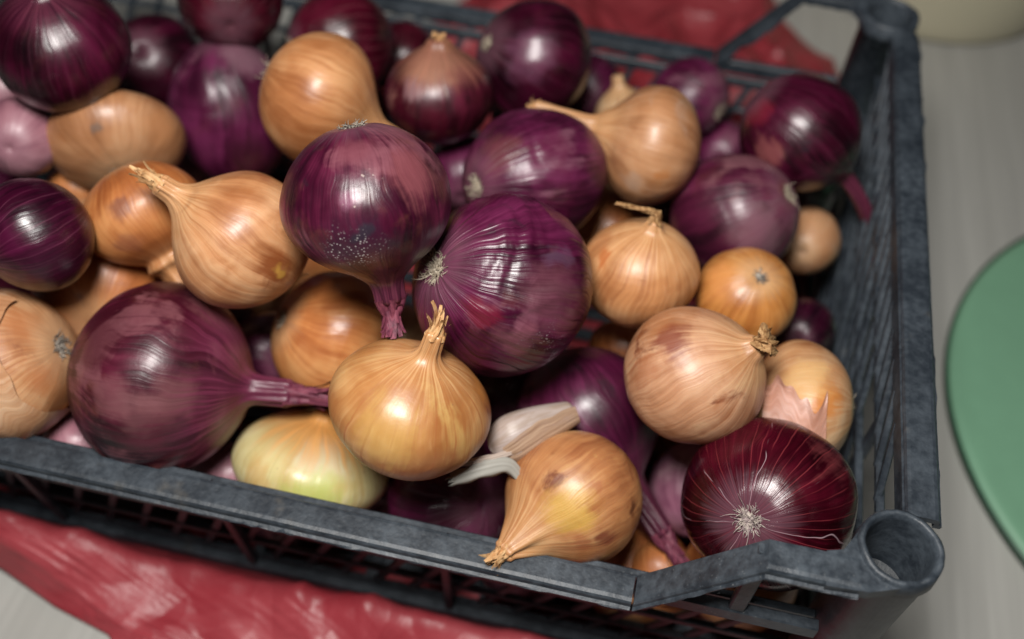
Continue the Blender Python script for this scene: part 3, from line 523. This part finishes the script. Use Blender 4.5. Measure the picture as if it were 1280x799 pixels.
class Onion:
    def __init__(s, oid, re, rp, o, small):
        s.rs = np.random.default_rng(oid); s.re, s.rp, s.o = re, rp, o
        s.nl, s.nr, s.pear = o.get('nl', 0.0), o.get('nr', .10), o.get('pear', .2)
        p = s.pear; nr = s.nr
        pts = [(.0, -.90), (.05, -.925), (.11, -.955), (.20, -.965), (.36, -.93), (.60, -.79), (.82, -.55), (.96, -.24), (1, .03), (.955, .32), (.82, .58), (.62, .79), (.42 + .03 * p, .915 + .045 * p)]
        pts = [(r * re, z * rp) for r, z in pts]
        zt = .985 + .165 * p
        pts += [((nr * 1.35 + .035 + .05 * p) * re, zt * rp), (nr * 1.10 * re, (zt + .085 + .125 * p) * rp)]
        s.zn = (zt + .085 + .125 * p) * rp; s.ze = s.zn + s.nl * re
        if s.nl > .03: pts += [(nr * re * .97, s.zn + (s.ze - s.zn) * .5), (nr * re * .90, s.ze)]
        pts += [(nr * re * .45, s.ze + .02 * re), (0.0, s.ze + .022 * re)]
        s.prof = catmull(pts, 46 if small else 84); s.prof[:, 0] = np.maximum(s.prof[:, 0], 0)
        s.bendx, s.bendy = o.get('bend', (0, 0))
        s.low = fourier(s.rs, 2, 4, .8); s.low2 = fourier(s.rs, 1, 3, .8); s.rid = fourier(s.rs, 9, 26, .3); s.rid2 = fourier(s.rs, 5, 15, .3); s.fold = fourier(s.rs, 4, 9, .3)
    def place(s, r, z, ph, off=0.0):
        """r, z, ph arrays of equal shape -> xyz"""
        re, rp = s.re, s.rp
        zz = np.clip(z / rp, -1, 1); env = np.sqrt(np.maximum(0, 1 - zz ** 2))
        k = 1 + .012 * s.low(ph) * env + .010 * s.low2(ph + z / rp * 1.3) * env + .006 * s.rid2(ph + .25 * zz) * np.clip(.35 + .65 * np.abs(zz), 0, 1)
        rg = s.o.get('ridge', .0022)
        k = k + rg * .55 * s.rid(ph + .35 * s.low2(zz * 2 + ph)) * np.exp(-((zz + .45) / .5) ** 2)
        nk = np.clip((z - .95 * rp) / (.35 * rp), 0, 1)
        k = k + .075 * nk * s.fold(ph + z / re * .5)
        rr = r * k + off * env
        x, y = rr * np.cos(ph), rr * np.sin(ph)
        b = np.maximum(0, z - .9 * rp) / re
        x = x + s.bendx * b ** 2 * re; y = y + s.bendy * b ** 2 * re
        x = x + .03 * re * np.sin(1.2 * zz + s.rs_ph[0]); y = y + .03 * re * np.sin(1.2 * zz + s.rs_ph[1])
        return np.stack([x, y, z + off * zz], -1)
    rs_ph = (0, 0)
    def bulb(s, nu):
        s.rs_ph = tuple(s.rs.uniform(0, 6.28, 2)); nv = len(s.prof)
        ph = -math.pi + 2 * math.pi * np.arange(nu) / nu
        R_, PH = np.meshgrid(s.prof[:, 0], ph, indexing='ij'); Z, _ = np.meshgrid(s.prof[:, 1], ph, indexing='ij')
        Vv = s.place(R_, Z, PH).reshape(-1, 3); F = grid_faces(nu, nv)
        me = mesh_from(Vv.tolist(), F)
        uvl = me.uv_layers.new(name='uv')
        zr = s.prof[:, 1]; vv = np.clip((zr / s.rp + 1) / 2.25, 0, 1)
        uu = np.arange(nu + 1) / nu
        arr = np.empty((nv - 1, nu, 4, 2))
        arr[:, :, 0, 0] = uu[None, :-1]; arr[:, :, 1, 0] = uu[None, 1:]; arr[:, :, 2, 0] = uu[None, 1:]; arr[:, :, 3, 0] = uu[None, :-1]
        arr[:, :, 0, 1] = vv[:-1, None]; arr[:, :, 1, 1] = vv[:-1, None]; arr[:, :, 2, 1] = vv[1:, None]; arr[:, :, 3, 1] = vv[1:, None]
        uvl.data.foreach_set('uv', arr.reshape(-1).astype(np.float32))
        return me
    def stem(s):
        """dry shrivelled end of the neck: folded, twisted, ragged"""
        rs, re, nr = s.rs, s.re, s.nr * s.re; tl = s.o['tip'] * re; thin = s.o.get('thin'); fray = s.o.get('fray')
        n, m = 36, 18; fold = fourier(rs, 3, 8, .2); rag = fourier(rs, 2, 11, .3); tw = rs.uniform(-2, 2)
        lx, ly = rs.normal(size=2) * .18; V = []
        if thin: lx, ly = .25, 1.3
        for j in range(m):
            t = j / (m - 1)
            for i in range(n):
                a = 2 * math.pi * i / n
                ln = tl * (1 + .16 * rag(a)) if t > .3 else tl
                r = nr * (.97 - (.62 if not fray else -.15) * t ** .8) * (1 + (.10 + .26 * t) * fold(a + tw * t))
                if thin: r = nr * (.95 - .50 * min(1, t * 3.0)) * (1 + .3 * fold(a + 3 * t)) if t < 1 / 3 else nr * (.46 - .16 * t) * (1 + .35 * fold(a + 4 * t))
                z = s.ze - .05 * re + t * (ln + .05 * re)
                k = 1 - .45 * t if not fray else 1
                x, y = r * math.cos(a), r * math.sin(a) * k
                b = max(0, z - .9 * s.rp) / re
                x += s.bendx * b * b * re; y += s.bendy * b * b * re
                if thin:
                    q = max(0, t - .28) / .72
                    x += lx * tl * q ** 1.0 * .8; y += -ly * tl * q * .85; z = s.ze + tl * (.28 * min(1, t / .28)) + tl * .10 * q + (r * .6 * math.sin(a) if t > .28 else 0)
                else:
                    x += lx * tl * t * t; y += ly * tl * t * t
                x += .03 * re * math.sin(1.2 + s.rs_ph[0]); y += .03 * re * math.sin(1.2 + s.rs_ph[1])
                V.append((x, y, z))
        F = grid_faces(n, m); c = len(V); V.append(tuple(np.mean(V[-n:], axis=0) - np.array((0, 0, tl * .15 if not thin else 0))))
        F += [((m - 1) * n + i, (m - 1) * n + (i + 1) % n, c) for i in range(n)]
        # loose frayed strips
        if not thin:
            for k in range(15 if fray else 11):
                a = rs.uniform(0, 6.28); wd = nr * rs.uniform(.10, .36); ll = tl * rs.uniform(.45, 1.0); z0 = s.ze + tl * rs.uniform(.1, .6); base = len(V)
                out = nr * (.75 - .3 * (z0 - s.ze) / tl); cv = rs.uniform(.1, 1.0) * (1.6 if fray else .8)
                for j in range(5):
                    t = j / 4; rr = out + nr * cv * t * t; ww = wd * (1 - .7 * t)
                    for sg in (-1, 1):
                        aa = a + sg * ww / max(out, 1e-5)
                        x = rr * math.cos(aa) + lx * tl * .6 * t; y = rr * math.sin(aa) + ly * tl * .6 * t; z = z0 + ll * t * (1 - .4 * cv * t * .5)
                        b = max(0, z - .9 * s.rp) / re; x += s.bendx * b * b * re; y += s.bendy * b * b * re
                        x += .03 * re * math.sin(1.2 + s.rs_ph[0]); y += .03 * re * math.sin(1.2 + s.rs_ph[1])
                        V.append((x, y, z))
                for j in range(4): q = base + j * 2; F.append((q, q + 1, q + 3, q + 2))
        return mesh_from(V, F)
    def roots(s):
        rs, re = s.rs, s.re; rr = s.o['root'] * re; z0 = -.955 * s.rp; V = []; F = []; big = s.o.get('rootz')
        n, m = 28, 6                                       # rough root plate
        for j in range(m):
            for i in range(n):
                a = 2 * math.pi * i / n; r = rr * .85 * (1 - j / (m - 1)) * (1 + .16 * rs.normal() * (j < 4))
                V.append((r * math.cos(a), r * math.sin(a), z0 + .02 * re - .030 * re * (j / (m - 1)) ** .6 + .010 * re * rs.normal()))
        F += [f[::-1] for f in grid_faces(n, m)]
        for h in range(110 if big else 64):                # dry hair roots
            a = rs.uniform(0, 6.28); q = math.sqrt(rs.uniform(0, 1)); p = np.array([rr * .85 * q * math.cos(a), rr * .85 * q * math.sin(a), z0])
            ln = re * (rs.uniform(.04, .12) if rs.uniform() < .93 else rs.uniform(.12, .26)); d = np.array([math.cos(a) * (.25 + q), math.sin(a) * (.25 + q), -rs.uniform(.25, 1.0)]); d /= np.linalg.norm(d)
            th = re * rs.uniform(.006, .013); base = len(V); K = 5; cur = rs.normal(size=3) * .55
            for k in range(K):
                t = k / (K - 1)
                sd = np.cross(d, (0.3, .5, .8)); sd /= np.linalg.norm(sd) + 1e-9; s2 = np.cross(d, sd)
                for i in range(3):
                    an = 2.094 * i; V.append(tuple(p + (sd * math.cos(an) + s2 * math.sin(an)) * th * (1 - .75 * t)))
                p = p + d * ln / (K - 1); d = d + cur * .5 + np.array([0, 0, .10 * k]); d /= np.linalg.norm(d)
            for k in range(K - 1):
                for i in range(3): F.append((base + k * 3 + i, base + k * 3 + (i + 1) % 3, base + (k + 1) * 3 + (i + 1) % 3, base + (k + 1) * 3 + i))
        off = np.array([.03 * re * math.sin(-1.2 + s.rs_ph[0]), .03 * re * math.sin(-1.2 + s.rs_ph[1]), 0])
        return mesh_from((np.array(V) + off).tolist(), F)
    def skin(s, u0, u1, v0, v1, seed=0, lift=.0012):
        """a torn sheet of outer skin: a patch of the bulb surface set off it, with jagged edges that curl"""
        rs = np.random.default_rng(seed); n, m = 70, 40
        j0 = fourier(rs, 1, 14, 1.0); j1 = fourier(rs, 1, 14, 1.0); js = fourier(rs, 1, 12, 1.0)
        zs = s.prof[:, 1]; order = np.argsort(zs); V = np.zeros((m, n, 3))
        for j in range(m):
            t = j / (m - 1)
            for i in range(n):
                x = i / (n - 1)
                a0, a1 = v0 + .030 * j0(x * 3), v1 + .030 * j1(x * 3)
                uu0, uu1 = u0 + .020 * js(t * 3), u1 + .025 * js(t * 3 + 9)
                z = (a0 + (a1 - a0) * t) * s.rp; ph = (uu0 + (uu1 - uu0) * x) * 2 * math.pi
                r = np.interp(z, zs[order], s.prof[order, 0])
                ed = min(t, 1 - t, x, 1 - x); off = .0011 + lift * math.exp(-ed / .05) * (.6 + .4 * math.sin(x * 14 + t * 9))
                V[j, i] = s.place(np.array(r), np.array(z), np.array(ph), off)
        me = mesh_from(V.reshape(-1, 3).tolist(), grid_faces(n, m, False))
        uvl = me.uv_layers.new(name='uv'); k = 0; arr = []
        for j in range(m - 1):
            for i in range(n - 1):
                for (dj, di) in ((0, 0), (0, 1), (1, 1), (1, 0)):
                    arr += [.5 + u0 + (u1 - u0) * (i + di) / (n - 1), ((v0 + (v1 - v0) * (j + dj) / (m - 1)) + 1) / 2.25]
        uvl.data.foreach_set('uv', arr); return me
NAME = {'r': 'red_onion', 'y': 'yellow_onion'}
RED_DEEP = 'dark red onion buried in the shaded gaps under the heap'
YEL_DEEP = 'orange brown onion buried deep under the heap, seen through gaps'
for oid, kd, pal, loc, q, re, rp, o, lab in ONIONS:
    small = not o
    e = empty(NAME[kd], loc, q)
    if isinstance(lab, str): tag(e, lab, 'onion', 'onions heaped in the crate')
    else: tag(e, (RED_DEEP, YEL_DEEP)[lab], 'onion', ('buried red onions', 'buried yellow onions')[lab])
    on = Onion(oid, re, rp, o, small)
    link('bulb', on.bulb(64 if small else 112), mat_onion(pal, oid * 1.37 % 17, o.get('ridge', 0), o.get('spots', ())), e)
    if o.get('tip'): link('neck', on.stem(), M_STEM_R if (kd == 'r' and oid not in (7,)) else (M_STEM_B if oid in (32, 35) else M_STEM_Y), e)
    if o.get('root'): link('root_tuft', on.roots(), M_ROOT_W if oid in (34,) else (M_ROOT_D if oid in (16, 25, 36, 20) else M_ROOT), e)
    fp = o.get('flap')
    if fp == 2: link('torn_skin', on.skin(-.34, .20, -.62, .70, 12, .0010), mat_onion('f25', 3.1), e)
    if fp == 3: link('torn_skin', on.skin(-.30, .03, -.20, .80, 13, .0012), mat_onion('f33', 5.3), e)

# ================================================================ garlic clove
def garlic():
    e = empty('garlic_clove', (-.1300, .0385, .1262))
    tag(e, 'single garlic clove with papery husk lying on the stained yellow onion', 'garlic')
    ax = Vector((.0292, .0222, .0035)).normalized(); up0 = Vector((-.3, -.25, .9)); sd = ax.cross(up0).normalized(); up = sd.cross(ax).normalized()
    Ln = .0375; n, m = 48, 40; V = []
    for j in range(m):
        t = j / (m - 1); x = (t - .5) * Ln
        # fat rounded root end, slow taper, blunt cut tip
        prof = (min(1, t / .26) * (2 - min(1, t / .26))) ** .5 * (1 - .52 * max(0, (t - .30) / .70) ** 1.25)
        if t > .97: prof *= (1 - (t - .97) / .03 * .65)
        w_, h_ = .0088 * prof, .0092 * prof; bow = -.0022 * (2 * t - 1) ** 2
        for i in range(n):
            a = 2 * math.pi * i / n
            ca, sa = math.cos(a), math.sin(a)
            k = 1 + .07 * math.cos(3 * a + .5) + .05 * math.cos(2 * a) - .05 * math.exp(-((math.sin((a - 5.2) / 2)) / .05) ** 2) + .012 * math.sin(7 * a + t * 3)
            V.append(ax * x + sd * (w_ * ca * k) + up * (h_ * sa * k + bow))
    c0 = len(V); V.append(ax * (-.5 * Ln - .0002) + up * -.0022); V.append(ax * (.5 * Ln) + up * -.0022)
    F = grid_faces(n, m) + [(i, c0, (i + 1) % n) for i in range(n)] + [((m - 1) * n + i, (m - 1) * n + (i + 1) % n, c0 + 1) for i in range(n)]
    F = [f[::-1] for f in F]
    N = NT('garlic_skin'); c = N.coord()
    f = N.noise(N.vmul(N.coord('UV'), (1.6, 34, 1)), 1, 3); g = N.noise(N.vmul(N.coord('UV'), (2.5, 9, 1)), 1, 4, .6, .5)
    col = N.mix(N.ramp(g, .35, .65), (.31, .235, .19), (.40, .33, .30)); col = N.mix(N.math('MULTIPLY', N.ramp(f, .5, .7), .35), col, (.29, .20, .20))
    def uvs(me, n, wrap):
        uvl = me.uv_layers.new(name='uv')
        for lp in me.loops: uvl.data[lp.index].uv = ((lp.vertex_index // n) / 40, abs(2 * ((lp.vertex_index % n) / n) - 1) if wrap else (lp.vertex_index % n) / n)
        return me
    body = link('clove', uvs(mesh_from(V, F), n, True), N.out(col, .42, N.bump(f, .25, .0006), .45), e)
    # tan inner husk wrapped round the viewer's side of the clove
    V = []; nn, mm = 40, 40; rs = np.random.default_rng(5); jag = fourier(rs, 1, 7, 1.0)
    for j in range(mm):
        t = .10 + .895 * j / (mm - 1); x = (t - .5) * Ln
        prof = (min(1, t / .26) * (2 - min(1, t / .26))) ** .5 * (1 - .52 * max(0, (t - .30) / .70) ** 1.25)
        bow = -.0022 * (2 * t - 1) ** 2; hi = 0
        for i in range(nn):
            q = i / (nn - 1); a = -1.5 + (.92 + .7 * max(0, t - .25) + .10 * jag(t * 4) + 1.5) * q
            ca, sa = math.cos(a), math.sin(a); k = 1 + .07 * math.cos(3 * a + .5) + .05 * math.cos(2 * a) + .06 + .05 * (q > .94) - .07 * math.exp(-((a - .22 - .25 * t) / .05) ** 2)
            V.append(ax * x + sd * (.0088 * prof * ca * k) + up * (.0092 * prof * sa * k + bow))
    N = NT('garlic_husk'); f = N.noise(N.vmul(N.coord('UV'), (1.4, 30, 1)), 1, 4); g = N.noise(N.vmul(N.coord('UV'), (4, 6, 1)), 1, 4)
    col = N.mix(N.ramp(f, .3, .7), (.25, .15, .095), (.42, .29, .20)); col = N.mix(N.math('MULTIPLY', N.ramp(g, .5, .7), .5), col, (.33, .23, .19))
    link('husk', uvs(mesh_from(V, grid_faces(nn, mm, False)), nn, False), N.out(col, .45, N.bump(f, .3, .0008), .4), e)
    # two curled papery strips at the root end
    def strip(name, pts, wd, mat):
        V = []; nrm = Vector((.1, -.45, .9)).normalized(); K = len(pts)
        pc = catmull([tuple(p) for p in pts], 26); rr = np.random.default_rng(8)
        for j, p in enumerate(pc):
            d = Vector(pc[min(25, j + 1)] - pc[max(0, j - 1)]).normalized(); s_ = d.cross(nrm).normalized(); t = j / 25
            for i in range(9):
                q = i / 8 - .5; w2 = wd * (.55 + .6 * math.sin(t * 2.4 + .3)) * (1 + .10 * math.sin(t * 21 + q * 4) * (abs(q) > .4))
                V.append(Vector(p) + s_ * (q * w2) + nrm * (.0016 * math.cos(q * 3.1) + .00035 * math.sin(q * 15)) + d * (.0018 * math.sin(i * 2.3) if j == 25 else 0))
        o = link(name, mesh_from(V, grid_faces(9, 26, False)), mat, e)
        md = o.modifiers.new('paper', 'SOLIDIFY'); md.thickness = .0002
    pw = mat_simple('garlic_paper', (.29, .28, .25), .6, .12, 160, .1); pt = mat_simple('garlic_paper_tan', (.42, .34, .29), .6, .15, 160, .1)
    b = -ax * (.30 * Ln) - up * .002 + sd * .004
    strip('paper_strip', [b + Vector((.004, -.001, .003)), b + Vector((-.003, -.0065, .004)), b + Vector((-.0105, -.011, .005)), b + Vector((-.0165, -.0140, .0055))], .0026, pt)
    strip('paper_strip', [b + Vector((.0065, -.0115, -.001)), b + Vector((.001, -.0095, .0035)), b + Vector((-.0085, -.0140, .004)), b + Vector((-.0190, -.0205, .0025))], .0056, pw)
garlic()
